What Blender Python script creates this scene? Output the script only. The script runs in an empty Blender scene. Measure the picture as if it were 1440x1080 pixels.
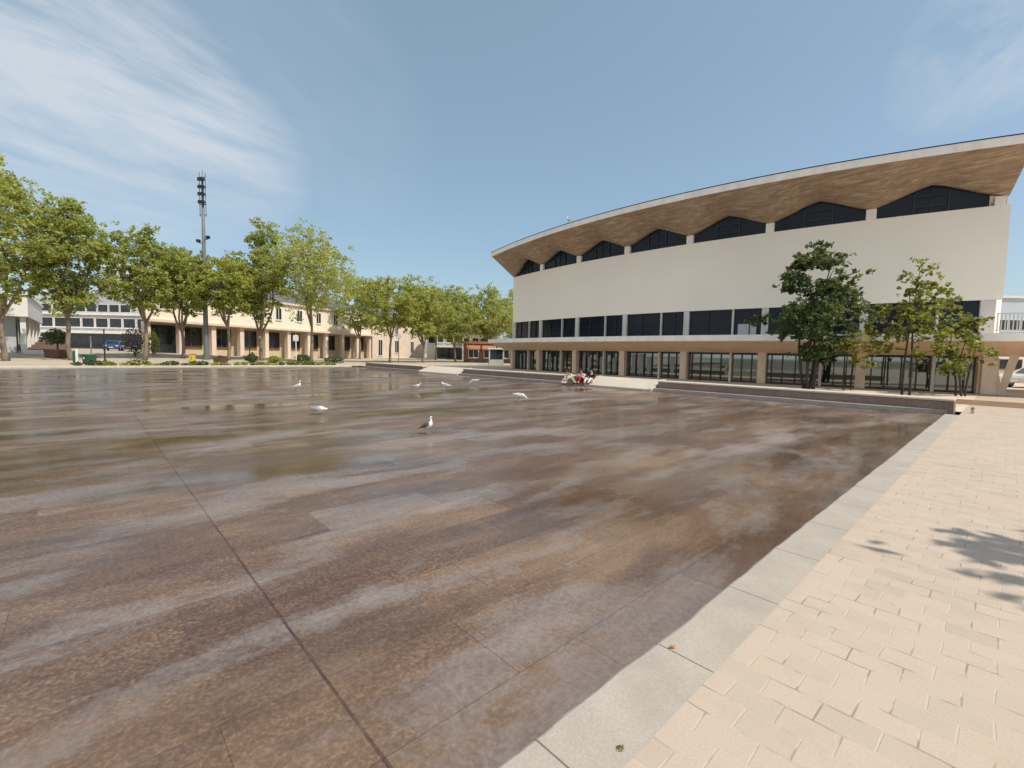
import bpy, math, random
from mathutils import Vector, Matrix
R=math.radians
sc=bpy.context.scene
col=sc.collection
rnd=random.Random(7)
# ---------------------------------------------------------------- camera (1.7 m eye height, 16 mm lens)
H=1.7; F=647.14; PITCH=R(3.809); ROLL=R(1.1764)
FW=Vector((0,math.cos(PITCH),-math.sin(PITCH))); r0=Vector((1,0,0)); d0=Vector((0,-math.sin(PITCH),-math.cos(PITCH)))
RT=math.cos(ROLL)*r0-math.sin(ROLL)*d0; DN=math.cos(ROLL)*d0+math.sin(ROLL)*r0
cam=bpy.data.cameras.new('camera'); co=bpy.data.objects.new('camera',cam); col.objects.link(co)
cam.sensor_width=36; cam.lens=36*F/1440; cam.clip_end=6000; cam.clip_start=.05
co.matrix_world=Matrix(((RT.x,-DN.x,-FW.x,0),(RT.y,-DN.y,-FW.y,0),(RT.z,-DN.z,-FW.z,H),(0,0,0,1)))
sc.camera=co
def at(px,py,Y):                       # the point at depth Y seen at a photo pixel
    d=RT*((px-720)/F)+DN*((py-540)/F)+FW
    return d*(Y/d.y)+Vector((0,0,H))
# plaza frame: s along the kerb, t across the basin
O=Vector((-.06,1.78,0)); TH=R(42.91)
E1=Vector((math.cos(TH),math.sin(TH),0)); E2=Vector((-math.sin(TH),math.cos(TH),0))
def W(s,t,z=0): return O+E1*s+E2*t+Vector((0,0,z))
PF=Matrix.Translation(O)@Matrix.Rotation(TH,4,'Z')
def ss(x): x=max(0,min(1,x)); return x*x*(3-2*x)
def terr(s,t): return 0.9*ss((t-48)/26)*(1-ss((s-2)/26))
def st(p): d=Vector((p[0],p[1],0))-O; return d.dot(E1),d.dot(E2)
def gz(p): return terr(*st(p)) if st(p)[1]>46 else 0

# ---------------------------------------------------------------- materials
def nt(name):
    m=bpy.data.materials.new(name); m.use_nodes=True; t=m.node_tree; t.nodes.clear()
    o=t.nodes.new('ShaderNodeOutputMaterial'); return m,t,o
def N(t,typ,**k):
    n=t.nodes.new(typ)
    for a,b in k.items():
        if a.startswith('i_'): n.inputs[a[2:].replace('_',' ')].default_value=b
        else: setattr(n,a,b)
    return n
def L(t,a,b): t.links.new(a,b)
def ramp(t,fac,stops):
    n=t.nodes.new('ShaderNodeValToRGB'); L(t,fac,n.inputs[0]); e=n.color_ramp.elements
    while len(e)<len(stops): e.new(.5)
    for k,(p,c) in zip(e,stops):
        k.position=p; k.color=(*c,1) if not isinstance(c,(int,float)) else (c,c,c,1)
    return n.outputs[0]
def mix(t,fac,a,b,mode='MIX'):
    n=t.nodes.new('ShaderNodeMix'); n.data_type='RGBA'; n.blend_type=mode
    for s,v in ((n.inputs[0],fac),(n.inputs[6],a),(n.inputs[7],b)):
        if hasattr(v,'is_output'): L(t,v,s)
        else: s.default_value=v if not isinstance(v,tuple) else (*v,1)[:4]
    return n.outputs[2]
def math_(t,op,a,b=0.,clamp=False):
    n=t.nodes.new('ShaderNodeMath'); n.operation=op; n.use_clamp=clamp
    for s,v in ((n.inputs[0],a),(n.inputs[1],b)):
        if hasattr(v,'is_output'): L(t,v,s)
        else: s.default_value=v
    return n.outputs[0]
def coords(t,scale=(1,1,1),rot=(0,0,0),loc=(0,0,0)):
    c=t.nodes.new('ShaderNodeTexCoord'); m=t.nodes.new('ShaderNodeMapping')
    m.inputs['Scale'].default_value=scale; m.inputs['Rotation'].default_value=rot; m.inputs['Location'].default_value=loc
    L(t,c.outputs['Object'],m.inputs[0]); return m.outputs[0]
def noise(t,vec,scale,detail=4,rough=.55,dist=0):
    n=t.nodes.new('ShaderNodeTexNoise'); n.inputs['Scale'].default_value=scale; n.inputs['Detail'].default_value=detail
    n.inputs['Roughness'].default_value=rough; n.inputs['Distortion'].default_value=dist; L(t,vec,n.inputs['Vector']); return n.outputs[0]
def bump(t,h,strength,dist=.02):
    b=t.nodes.new('ShaderNodeBump'); b.inputs['Strength'].default_value=strength; b.inputs['Distance'].default_value=dist
    L(t,h,b.inputs['Height']); return b.outputs[0]
def pbsdf(t,o,color,rough=.6,normal=None,spec=.5,metal=0.):
    p=t.nodes.new('ShaderNodeBsdfPrincipled')
    for k,v in (('Base Color',color),('Roughness',rough),('Specular IOR Level',spec),('Metallic',metal)):
        if hasattr(v,'is_output'): L(t,v,p.inputs[k])
        else: p.inputs[k].default_value=(*v,1) if isinstance(v,tuple) else v
    if normal is not None: L(t,normal,p.inputs['Normal'])
    if o is not None: L(t,p.outputs[0],o.inputs[0])
    return p
def M(name,c,rough=.6,var=.15,scale=3.,stretch=(1,1,1),bmp=.15,spec=.4,metal=0.,fine=0.):
    m,t,o=nt(name); v=coords(t,stretch)
    n1=noise(t,v,scale,6,.6)
    lo=tuple(x*(1-var) for x in c); hi=tuple(min(1,x*(1+var)) for x in c)
    cc=ramp(t,n1,[(.3,lo),(.7,hi)])
    n2=noise(t,v,scale*9,3)
    if fine: cc=mix(t,fine,cc,ramp(t,n2,[(.35,tuple(x*.6 for x in c)),(.65,tuple(min(1,x*1.3) for x in c))]))
    pbsdf(t,o,cc,rough,bump(t,n2,bmp,.01) if bmp else None,spec,metal); return m
def m_leaf(name,c1,c2,c3,transl=.35):
    m,t,o=nt(name); g=t.nodes.new('ShaderNodeNewGeometry')
    v=coords(t); n=noise(t,v,.55,2)
    cc=ramp(t,g.outputs['Random Per Island'],[(0,c1),(.55,c2),(1,c3)])
    cc=mix(t,math_(t,'MULTIPLY',n,.5),cc,c1)
    p=pbsdf(t,None,cc,.5,None,.3); tr=t.nodes.new('ShaderNodeBsdfTranslucent'); L(t,mix(t,.5,cc,(.62,.60,.13)),tr.inputs[0])
    mx=t.nodes.new('ShaderNodeMixShader'); mx.inputs[0].default_value=transl
    L(t,p.outputs[0],mx.inputs[1]); L(t,tr.outputs[0],mx.inputs[2]); L(t,mx.outputs[0],o.inputs[0]); return m
def m_glass(name,c=(.012,.017,.024),rough=.05,stripes=0,spec=.5,mirror=0.):
    m,t,o=nt(name); col_=c
    v=coords(t); n=noise(t,v,.9,2)
    cc=ramp(t,n,[(.3,tuple(x*.6 for x in c)),(.7,tuple(x*1.5 for x in c))])
    if stripes:
        w=N(t,'ShaderNodeTexWave',wave_type='BANDS',bands_direction='Z'); w.inputs['Scale'].default_value=stripes; L(t,v,w.inputs[0])
        cc=mix(t,math_(t,'MULTIPLY',w.outputs[1],.55),cc,(.02,.028,.042))
    nb=bump(t,noise(t,v,.6,1),.06,.02); p=pbsdf(t,o,cc,rough,nb,spec)
    if mirror:
        g=t.nodes.new('ShaderNodeBsdfGlossy'); g.inputs['Roughness'].default_value=rough; g.inputs['Color'].default_value=(.85,.95,.92,1); L(t,nb,g.inputs['Normal'])
        mx=t.nodes.new('ShaderNodeMixShader'); mx.inputs[0].default_value=mirror; L(t,p.outputs[0],mx.inputs[1]); L(t,g.outputs[0],mx.inputs[2]); L(t,mx.outputs[0],o.inputs[0])
    return m

# granite slabs of the basin floor
def m_floor():
    m,t,o=nt('red_granite'); v=coords(t)
    sep=t.nodes.new('ShaderNodeSeparateXYZ'); L(t,v,sep.inputs[0])
    b=N(t,'ShaderNodeTexBrick',offset=.37,squash=1.); L(t,coords(t,(1,1,1),loc=(.28,-.38,0)),b.inputs['Vector'])
    for k,x in (('Scale',1),('Brick Width',1.3),('Row Height',.66),('Mortar Size',.003),('Mortar Smooth',.2),('Bias',0.)): b.inputs[k].default_value=x
    b.inputs['Color1'].default_value=(0,0,0,1); b.inputs['Color2'].default_value=(1,1,1,1); b.inputs['Mortar'].default_value=(.5,.5,.5,1)
    br=math_(t,'SUBTRACT',b.outputs[0],.5); tt=sep.outputs[1]
    grain=noise(t,v,42,3,.74); g2=noise(t,v,9,5,.72); mott=math_(t,'SUBTRACT',g2,.5)
    base=ramp(t,grain,[(.28,(.048,.024,.016)),(.5,(.145,.083,.052)),(.74,(.36,.235,.155))])
    tan=noise(t,coords(t,(.38,.8,1),loc=(5.3,1.1,0)),.55,4,.6)
    base=mix(t,ramp(t,tan,[(.42,0.),(.66,.6)]),base,(.235,.165,.10))
    base=mix(t,math_(t,'MULTIPLY',b.outputs[0],.1),base,(.28,.20,.145))
    fine=noise(t,coords(t,(.5,2.4,1)),1.2,5,.7,.5)
    base=mix(t,ramp(t,fine,[(.50,0.),(.70,.4)]),base,(.26,.20,.16))
    base=mix(t,ramp(t,fine,[(.32,.5),(.48,0.)]),base,(.075,.038,.031))
    big=noise(t,coords(t,(.48,1.25,1)),.95,4,.6,.3)           # damp, dark slabs
    bigb=math_(t,'ADD',math_(t,'ADD',big,math_(t,'MULTIPLY',br,.08)),math_(t,'MULTIPLY',mott,.2))
    base=mix(t,ramp(t,bigb,[(.43,0.),(.525,.95)]),base,mix(t,.33,base,(.050,.026,.021)))
    soak=math_(t,'MULTIPLY',math_(t,'MULTIPLY',ramp(t,b.outputs[0],[(.54,0.),(.70,1.)]),ramp(t,g2,[(.36,.35),(.56,1.)])),ramp(t,noise(t,coords(t,(.7,1.5,1),loc=(9.,2.,0)),1.1,5,.7,.3),[(.38,0.),(.58,.62)]))   # single slabs that hold water longer
    base=mix(t,soak,base,mix(t,.35,base,(.048,.022,.021)))
    base=mix(t,math_(t,'MULTIPLY',ramp(t,b.outputs[0],[(.2,.22),(.32,0.)]),ramp(t,big,[(.4,1.),(.6,0.)])),base,(.30,.20,.13))
    st_=noise(t,coords(t,(.46,1.2,1),loc=(3.1,7.7,0)),.95,4,.62,.25)   # pale mineral film, with grey-blue sky sheen painted into its colour
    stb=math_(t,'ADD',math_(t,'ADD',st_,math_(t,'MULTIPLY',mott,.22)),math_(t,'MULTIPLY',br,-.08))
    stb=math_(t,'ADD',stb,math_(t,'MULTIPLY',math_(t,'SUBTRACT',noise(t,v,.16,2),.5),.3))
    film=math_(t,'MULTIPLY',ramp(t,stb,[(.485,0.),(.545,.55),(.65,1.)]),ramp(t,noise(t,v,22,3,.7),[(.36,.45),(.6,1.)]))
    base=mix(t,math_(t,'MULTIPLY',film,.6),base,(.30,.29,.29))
    we=math_(t,'ADD',tt,math_(t,'MULTIPLY',math_(t,'SUBTRACT',noise(t,coords(t,(.8,.8,1)),1.4,3),.5),.9))   # wet margin along the kerb
    base=mix(t,ramp(t,we,[(.0,.8),(.55,0.)]),base,mix(t,.3,base,(.055,.024,.020)))
    base=mix(t,math_(t,'MULTIPLY',b.outputs[1],.5),base,(.05,.025,.02))
    js=math_(t,'PINGPONG',math_(t,'ADD',math_(t,'ADD',sep.outputs[0],.275),math_(t,'MULTIPLY',math_(t,'SUBTRACT',noise(t,v,5,3),.5),.012)),3.55)      # expansion joints every 7.1 m
    jm=math_(t,'LESS_THAN',js,.009)
    base=mix(t,math_(t,'MULTIPLY',jm,ramp(t,noise(t,v,2.5,3),[(.35,.4),(.6,.8)])),base,(.045,.022,.018))
    pbsdf(t,o,base,.62,bump(t,mix(t,b.outputs[1],mix(t,.5,grain,g2),(0,0,0)),.35,.012),.35); return m
def m_water():
    m,t,o=nt('thin_water'); v=coords(t)
    rip=noise(t,coords(t,(2.1,3.4,1)),3.2,4,.6,.4); rip2=noise(t,coords(t,(.8,2.0,1)),1.1,3,.5)
    nb=bump(t,mix(t,.4,rip,rip2),.15,.012)
    pud=noise(t,coords(t,(.45,1.5,1),loc=(1.3,4.4,0)),.45,5,.62,.5)
    wet=ramp(t,pud,[(.38,.22),(.58,1.)])
    fr=t.nodes.new('ShaderNodeFresnel'); fr.inputs[0].default_value=1.58; L(t,nb,fr.inputs[1])
    gl=t.nodes.new('ShaderNodeBsdfGlossy'); L(t,nb,gl.inputs['Normal']); L(t,ramp(t,pud,[(.4,.3),(.62,.09)]),gl.inputs['Roughness'])
    tr=t.nodes.new('ShaderNodeBsdfTransparent'); mx=t.nodes.new('ShaderNodeMixShader')
    L(t,math_(t,'MULTIPLY',fr.outputs[0],wet),mx.inputs[0]); L(t,tr.outputs[0],mx.inputs[1]); L(t,gl.outputs[0],mx.inputs[2]); L(t,mx.outputs[0],o.inputs[0]); return m
def m_pavers():
    m,t,o=nt('sand_pavers'); c=t.nodes.new('ShaderNodeTexCoord'); sp=t.nodes.new('ShaderNodeSeparateXYZ'); L(t,c.outputs['Object'],sp.inputs[0])
    cb=t.nodes.new('ShaderNodeCombineXYZ'); v=c.outputs['Object']
    wob=math_(t,'MULTIPLY',math_(t,'SUBTRACT',noise(t,v,1.3,2),.5),.05); wob2=math_(t,'MULTIPLY',math_(t,'SUBTRACT',noise(t,v,9,2),.5),.012)
    L(t,math_(t,'ADD',math_(t,'MULTIPLY',sp.outputs[1],-1.),wob),cb.inputs[0]); L(t,math_(t,'ADD',math_(t,'ADD',sp.outputs[0],wob),wob2),cb.inputs[1])
    b=N(t,'ShaderNodeTexBrick',offset=.5); L(t,cb.outputs[0],b.inputs['Vector'])
    for k,x in (('Scale',1),('Brick Width',.235),('Row Height',.163),('Mortar Size',.0052),('Mortar Smooth',.35),('Bias',0.)): b.inputs[k].default_value=x
    b.inputs['Color1'].default_value=(0,0,0,1); b.inputs['Color2'].default_value=(1,1,1,1); b.inputs['Mortar'].default_value=(.5,.5,.5,1)
    base=ramp(t,b.outputs[0],[(0.,(.40,.33,.25)),(.5,(.46,.373,.288)),(1.,(.485,.382,.305))])
    base=mix(t,ramp(t,noise(t,v,.55,5,.6),[(.35,0.),(.7,.65)]),base,(.48,.39,.325))
    base=mix(t,ramp(t,noise(t,v,2.3,4,.65),[(.5,0.),(.8,.35)]),base,(.33,.265,.20))
    base=mix(t,ramp(t,noise(t,v,90,2,.6),[(.35,.22),(.6,0.)]),base,(.27,.22,.17))
    jw=noise(t,v,3.1,3,.6)
    jc=ramp(t,jw,[(.40,(.25,.19,.14)),(.52,(.49,.405,.31))])
    base=mix(t,math_(t,'MULTIPLY',b.outputs[1],.8),base,jc)
    h=math_(t,'SUBTRACT',mix(t,.15,math_(t,'SUBTRACT',1.,b.outputs[1]),noise(t,v,60,3)),0.)
    pbsdf(t,o,base,.75,bump(t,h,.55,.006),.25); return m
def m_kerb(name,c,step=1.03,off=.24):
    m,t,o=nt(name); v=coords(t); sp=t.nodes.new('ShaderNodeSeparateXYZ'); L(t,v,sp.inputs[0])
    j=math_(t,'LESS_THAN',math_(t,'PINGPONG',math_(t,'SUBTRACT',sp.outputs[0],off),step/2),.005)
    cc=ramp(t,noise(t,v,2.2,5,.6),[(.3,tuple(x*.86 for x in c)),(.7,tuple(x*1.08 for x in c))])
    cc=mix(t,ramp(t,noise(t,v,110,2,.7),[(.4,.3),(.6,0.)]),cc,tuple(x*.55 for x in c))
    # worn, damp inner edge
    e=math_(t,'ADD',sp.outputs[1],math_(t,'MULTIPLY',math_(t,'SUBTRACT',noise(t,v,5,4,.6),.5),.10))
    cc=mix(t,ramp(t,math_(t,'ADD',e,.03),[(.0,0.),(.03,.7)]),cc,(.10,.10,.085))
    cc=mix(t,math_(t,'MULTIPLY',j,.8),cc,(.10,.075,.055))
    pbsdf(t,o,cc,.7,bump(t,noise(t,v,45,3),.25,.006),.3); return m
def m_soffit():
    m,t,o=nt('board_marked_concrete'); v=coords(t,(2.4,.4,2.4))
    a=noise(t,v,1.7,6,.66,.15); b=noise(t,coords(t,(7,.5,7)),1.6,4,.6)
    cc=ramp(t,a,[(.3,(.27,.185,.125)),(.5,(.42,.31,.22)),(.68,(.58,.45,.33))])
    cc=mix(t,ramp(t,b,[(.42,.6),(.6,0.)]),cc,(.25,.175,.12))
    pbsdf(t,o,cc,.75,bump(t,b,.3,.02),.2); return m
def m_wall():
    m,t,o=nt('pale_render'); v=coords(t)
    cc=ramp(t,noise(t,v,.22,4,.6),[(.3,(.83,.775,.675)),(.7,(.88,.825,.72))])
    cc=mix(t,ramp(t,noise(t,coords(t,(3,3,.12)),1.2,4,.6),[(.5,0.),(.78,.22)]),cc,(.80,.745,.65))
    pbsdf(t,o,cc,.8,bump(t,noise(t,v,24,3),.08,.01),.2); return m
mt={}
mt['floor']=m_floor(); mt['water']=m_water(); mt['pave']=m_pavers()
mt['kerb']=m_kerb('granite_kerb',(.40,.35,.295)); mt['soffit']=m_soffit(); mt['wall']=m_wall()
mt['conc']=M('pale_concrete',(.62,.56,.48),.75,.12,1.4,(1,1,.4),.15,.25)
mt['conc2']=M('warm_concrete',(.74,.59,.45),.75,.14,1.8,(1,1,.4),.15,.25)
mt['pier']=M('grey_pier_concrete',(.56,.525,.49),.75,.12,1.4,(1,1,.4),.12,.25)
mt['under']=M('bounce_toned_underside',(.90,.66,.46),.75,.1,1.2,(1,1,.4),.1,.2)  # concrete colour raised to stand in for ground bounce under the slab
mt['slabedge']=M('slab_edge_concrete',(.82,.77,.70),.75,.10,1.4,(1,1,.4),.12,.25)
mt['darkstone']=M('dark_brown_stone',(.20,.14,.115),.55,.35,1.6,(1,1,.8),.2,.4,fine=.4)  # dark red-brown stone of the low wall faces
mt['greystone']=M('grey_stone',(.30,.255,.225),.5,.2,1.6,(1,1,1),.2,.4,fine=.4)
mt['lightstone']=M('light_stone',(.50,.44,.36),.75,.12,1.3,(1,1,1),.15,.25,fine=.25)
mt['sand']=M('compact_sand',(.56,.465,.36),.9,.16,.6,(1,1,1),.25,.1,fine=.3)
mt['earth']=M('reddish_earth',(.22,.135,.09),.9,.3,1.5,(1,1,1),.3,.1,fine=.4)
mt['farpave']=M('cream_paving',(.42,.35,.265),.85,.14,.5,(1,1,1),.15,.2,fine=.2)
mt['asphalt']=M('asphalt',(.055,.055,.055),.85,.2,1.,(1,1,1),.2,.2)
mt['groundm']=M('far_ground',(.20,.18,.14),.9,.2,.05,(1,1,1),0,.1)
mt['glass_hi']=m_glass('navy_louvred_glass',(.007,.011,.019),.14,5.5,spec=.18)
mt['glass_lo']=m_glass('dark_shop_glass',(.010,.017,.016),.03,mirror=.2)
mt['glass']=m_glass('window_glass',(.02,.024,.03),.06)
mt['dark']=M('dark_frame',(.018,.02,.022),.4,.1,2,bmp=0)
mt['white']=M('white_paint',(.72,.70,.66),.5,.06,2,bmp=.05)
mt['grey']=M('grey_metal',(.13,.14,.145),.5,.12,2,bmp=.05)
mt['cream']=M('cream_render',(.76,.67,.54),.85,.07,.5,bmp=.1,spec=.2)
mt['cream2']=M('pale_pink_render',(.66,.54,.45),.85,.08,.5,bmp=.1,spec=.2)
mt['ochre']=M('ochre_panel',(.54,.42,.28),.85,.12,.8,bmp=.1,spec=.2)
mt['slate']=M('slate_roof',(.13,.12,.125),.7,.25,1.2,(1,1,4),.2,.3)
mt['greyb']=M('grey_cladding',(.46,.46,.47),.7,.1,.6,bmp=.05,spec=.3)
mt['paleb']=M('pale_blue_cladding',(.50,.55,.58),.6,.06,.6,bmp=.05,spec=.3)
mt['orange']=M('orange_awning',(.36,.15,.09),.8,.15,1.5,bmp=.05)
mt['brownfront']=M('brown_shopfront',(.17,.09,.06),.6,.3,1.2,bmp=.05)
mt['bark']=M('plane_bark',(.22,.17,.125),.85,.4,2.2,(1,1,.5),.4,.15)
mt['barkdark']=M('dark_bark',(.075,.06,.048),.85,.3,3,(1,1,.4),.4,.15)
mt['leafA']=m_leaf('plane_leaves',(.19,.22,.045),(.45,.50,.11),(.68,.68,.25),.56)
mt['leafB']=m_leaf('olive_leaves',(.16,.20,.045),(.40,.46,.11),(.60,.63,.22),.54)
mt['leafC']=m_leaf('dark_leaves',(.014,.034,.018),(.042,.090,.038),(.12,.185,.07),.28)
mt['leafD']=m_leaf('yellow_green_leaves',(.07,.095,.018),(.17,.20,.035),(.36,.36,.06),.42)
mt['leafP']=m_leaf('purple_leaves',(.04,.015,.035),(.085,.03,.07),(.13,.055,.10),.25)
mt['greenp']=M('green_plastic',(.015,.085,.05),.45,.1,2,bmp=0)
mt['yellow']=M('yellow_paint',(.60,.42,.05),.5,.1,2,bmp=0)
mt['brown']=M('brown_planter',(.12,.065,.04),.7,.2,2,bmp=.1)
mt['blue']=M('blue_car_paint',(.02,.06,.16),.22,.05,1,bmp=0,spec=.6)
mt['silver']=M('silver_car_paint',(.50,.52,.54),.22,.05,1,bmp=0,spec=.6)
mt['darkcar']=M('black_car_paint',(.02,.02,.024),.22,.05,1,bmp=0,spec=.6)
mt['rubber']=M('tyre_rubber',(.02,.02,.02),.8,.1,2,bmp=0)
mt['red']=M('red_lens',(.35,.02,.02),.3,.05,2,bmp=0)
mt['gullw']=M('white_feathers',(.80,.78,.74),.7,.05,8,bmp=.1,spec=.2)
mt['gullg']=M('grey_feathers',(.10,.098,.10),.7,.25,9,bmp=.1,spec=.2)
mt['gullp']=M('pale_grey_feathers',(.42,.42,.43),.7,.15,9,bmp=.1,spec=.2)
mt['gullk']=M('dark_feathers',(.03,.028,.027),.7,.25,9,bmp=.1,spec=.2)
mt['beak']=M('yellow_beak',(.60,.38,.06),.5,.1,8,bmp=0)
mt['pinkleg']=M('pink_leg',(.45,.26,.22),.6,.1,8,bmp=0)
mt['skin']=M('skin',(.52,.33,.25),.55,.06,6,bmp=.05)
for k,c in (('c_beige',(.55,.46,.35)),('c_palegreen',(.42,.46,.36)),('c_pinkwhite',(.68,.52,.49)),('c_red',(.30,.05,.045)),('c_black',(.02,.02,.024)),('c_pale',(.60,.52,.47)),('h_brown',(.06,.035,.02)),('h_dark',(.018,.014,.012)),('c_navy',(.015,.02,.04))):
    mt[k]=M(k[2:]+('_hair' if k[0]=='h' else '_cloth'),c,.8,.12,9,bmp=.15,spec=.15)
mt['curtain']=M('curtain_fabric',(.26,.28,.25),.8,.25,3,(4,4,.3),.1,.1)
mt['drybrown']=M('dry_leaf',(.42,.17,.04),.7,.25,20,bmp=0)

# ---------------------------------------------------------------- mesh helpers
class MB:
    def __init__(s): s.v=[]; s.f=[]
    def add(s,vs,fs):
        k=len(s.v); s.v+= [tuple(x) for x in vs]; s.f+=[tuple(i+k for i in f) for f in fs]; return s
    def box(s,x0,x1,y0,y1,z0,z1):
        return s.add([(x0,y0,z0),(x1,y0,z0),(x1,y1,z0),(x0,y1,z0),(x0,y0,z1),(x1,y0,z1),(x1,y1,z1),(x0,y1,z1)],
            [(0,3,2,1),(4,5,6,7),(0,1,5,4),(1,2,6,5),(2,3,7,6),(3,0,4,7)])
    def quad(s,a,b,c,d): return s.add([a,b,c,d],[(0,1,2,3)])
    def loft(s,rings,cap=True,close=True):
        n=len(rings[0]); vs=[p for r in rings for p in r]; fs=[]
        for i in range(len(rings)-1):
            for j in range(n if close else n-1):
                k=(j+1)%n; fs.append((i*n+j,i*n+k,(i+1)*n+k,(i+1)*n+j))
        if cap: fs+= [tuple(range(n-1,-1,-1)),tuple((len(rings)-1)*n+j for j in range(n))]
        return s.add(vs,fs)
    def tube(s,pts,rad,n=8):
        pts=[Vector(p) for p in pts]; rings=[]
        if not hasattr(rad,'__len__'): rad=[rad]*len(pts)
        for i,p in enumerate(pts):
            d=(pts[min(i+1,len(pts)-1)]-pts[max(i-1,0)])
            if d.length<1e-6: d=Vector((0,0,1))
            d.normalize(); u=d.orthogonal().normalized() if i==0 else (u-d*u.dot(d)).normalized()
            w=d.cross(u); rings.append([p+(u*math.cos(2*math.pi*k/n)+w*math.sin(2*math.pi*k/n))*rad[i] for k in range(n)])
        return s.loft(rings)
    def ball(s,c,r,n=10,m=7):
        c=Vector(c); r=Vector(r) if hasattr(r,'__len__') else Vector((r,r,r))
        rings=[]
        for i in range(m+1):
            a=-math.pi/2+math.pi*(i+.0)/m; ca=max(math.cos(a),.02)
            rings.append([(c.x+r.x*ca*math.cos(2*math.pi*k/n),c.y+r.y*ca*math.sin(2*math.pi*k/n),c.z+r.z*math.sin(a)) for k in range(n)])
        return s.loft(rings)
    def prism(s,poly,axis,a,b):            # polygon of 2-D points swept along an axis
        def P(u,v,w): return {'x':(w,u,v),'y':(u,w,v),'z':(u,v,w)}[axis]
        return s.loft([[P(u,v,a) for u,v in poly],[P(u,v,b) for u,v in poly]])
    def build(s,name,m,parent=None,smooth=False,bevel=0,loc=None,rz=None):
        me=bpy.data.meshes.new(name); me.from_pydata(s.v,[],s.f); me.update(); me.validate()
        me.materials.append(mt[m] if isinstance(m,str) else m)
        if smooth: me.polygons.foreach_set('use_smooth',[True]*len(me.polygons))
        o=bpy.data.objects.new(name,me); col.objects.link(o)
        import bmesh
        bm=bmesh.new(); bm.from_mesh(me); bmesh.ops.recalc_face_normals(bm,faces=bm.faces)
        if any(e.is_boundary for e in bm.edges) and sum(f.normal.z*f.calc_area() for f in bm.faces)<-1e-3: bmesh.ops.reverse_faces(bm,faces=bm.faces)   # open ground sheets face up
        bm.to_mesh(me); bm.free()
        if bevel:
            b=o.modifiers.new('bevel','BEVEL'); b.width=bevel; b.segments=2; b.limit_method='ANGLE'
        if parent: o.parent=parent
        if loc is not None: o.location=loc
        if rz is not None: o.rotation_euler=(0,0,rz)
        return o
def tag(o,label=None,cat=None,group=None,kind=None):
    if label: o['label']=label
    if cat: o['category']=cat
    if group: o['group']=group
    if kind: o['kind']=kind
    return o
def empty(name,loc,rz,label,cat,group=None):
    o=bpy.data.objects.new(name,None); col.objects.link(o); o.location=loc; o.rotation_euler=(0,0,rz); o.empty_display_size=.3
    return tag(o,label,cat,group)
def children(o): return [c for c in bpy.data.objects if c.parent==o]
def copy_tree(o,parent=None):
    c=o.copy(); col.objects.link(c)
    if parent: c.parent=parent
    for ch in children(o): copy_tree(ch,c)
    return c
def struct(mb,name,m,label,plaza=True,bevel=0):
    o=mb.build(name,m,bevel=bevel)
    if plaza: o.matrix_world=PF
    return tag(o,label,None,None,'structure')

# ---------------------------------------------------------------- the setting
struct(MB().quad((-2500,-2500,-.5),(2500,-2500,-.5),(2500,2500,-.5),(-2500,2500,-.5)),'ground','groundm','pale ground reaching out to the horizon',False)
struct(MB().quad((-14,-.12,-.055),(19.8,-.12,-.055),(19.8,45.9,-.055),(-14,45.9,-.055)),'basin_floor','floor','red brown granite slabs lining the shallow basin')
struct(MB().quad((-14,-.11,-.042),(19.75,-.11,-.042),(19.75,45.8,-.042),(-14,45.8,-.042)),'water','water','thin film of water over the granite basin')
struct(MB().quad((-60,-160,0),(240,-160,0),(240,-.36,0),(-60,-.36,0)),'pavement','pave','sand coloured brick pavement beside the basin')
mb=MB(); prev=None; S_=[-14+i*.07 for i in range(485)]; S_=[s for s in S_ if s<19.6]
rk=random.Random(3); vs=[]; ph=[rk.uniform(0,6) for _ in range(4)]
for s in S_:
    e=-.012+.003*math.sin(s*1.7+ph[0])+.003*math.sin(s*5.3+ph[1])+.0025*math.sin(s*13+ph[2])+.003*math.sin(s*.83+ph[3])-.012*math.exp(-((s-1.6)/.35)**2)
    vs.append(((s,-.365,.004),(s,e-.02,.004),(s,e,-.008),(s,e+.008,-.06)))
mb.loft([list(r) for r in vs],cap=False,close=False)
struct(mb,'kerb','kerb','pale granite kerb between basin and brick pavement')
struct(MB().quad((20.9,-.36,.002),(32.4,-.36,.002),(32.4,46,.002),(20.9,46,.002)).quad((32.4,-.36,.002),(240,-.36,.002),(240,46,.002),(32.4,46,.002)),'terrace','sand','sandy terrace between low wall and the hall')
struct(MB().quad((25,-6,.006),(28.6,-6,.006),(28.6,42,.006),(25,42,.006)),'planting_strip','earth','reddish soil strip in front of the hall')
mb=MB(); ns,ntt=70,60
vs=[]; 
for j in range(ntt+1):
    t=46.6+(j/ntt)**1.6*350
    for i in range(ns+1):
        s=-170+i/ns*400; vs.append((s,t,terr(s,t)+.002))
mb.add(vs,[(j*(ns+1)+i,j*(ns+1)+i+1,(j+1)*(ns+1)+i+1,(j+1)*(ns+1)+i) for j in range(ntt) for i in range(ns)])
struct(mb,'plaza','farpave','cream paving of the far side of the square')
struct(MB().box(-60,19.5,45.75,46.62,-.1,.09),'kerb','lightstone','cream stone kerb along the far edge of the basin',bevel=.02)
def gstrip(t0,t1,s0,s1,dz,n=40):
    mb=MB(); mb.loft([[(s0+(s1-s0)*i/n,t0,terr(s0+(s1-s0)*i/n,t0)+dz),(s0+(s1-s0)*i/n,t1,terr(s0+(s1-s0)*i/n,t1)+dz)] for i in range(n+1)],cap=False,close=False); return mb
struct(gstrip(47.0,48.3,-3,20,.03),'planting_strip','sand','dry bed with low plants along the far edge')

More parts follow.
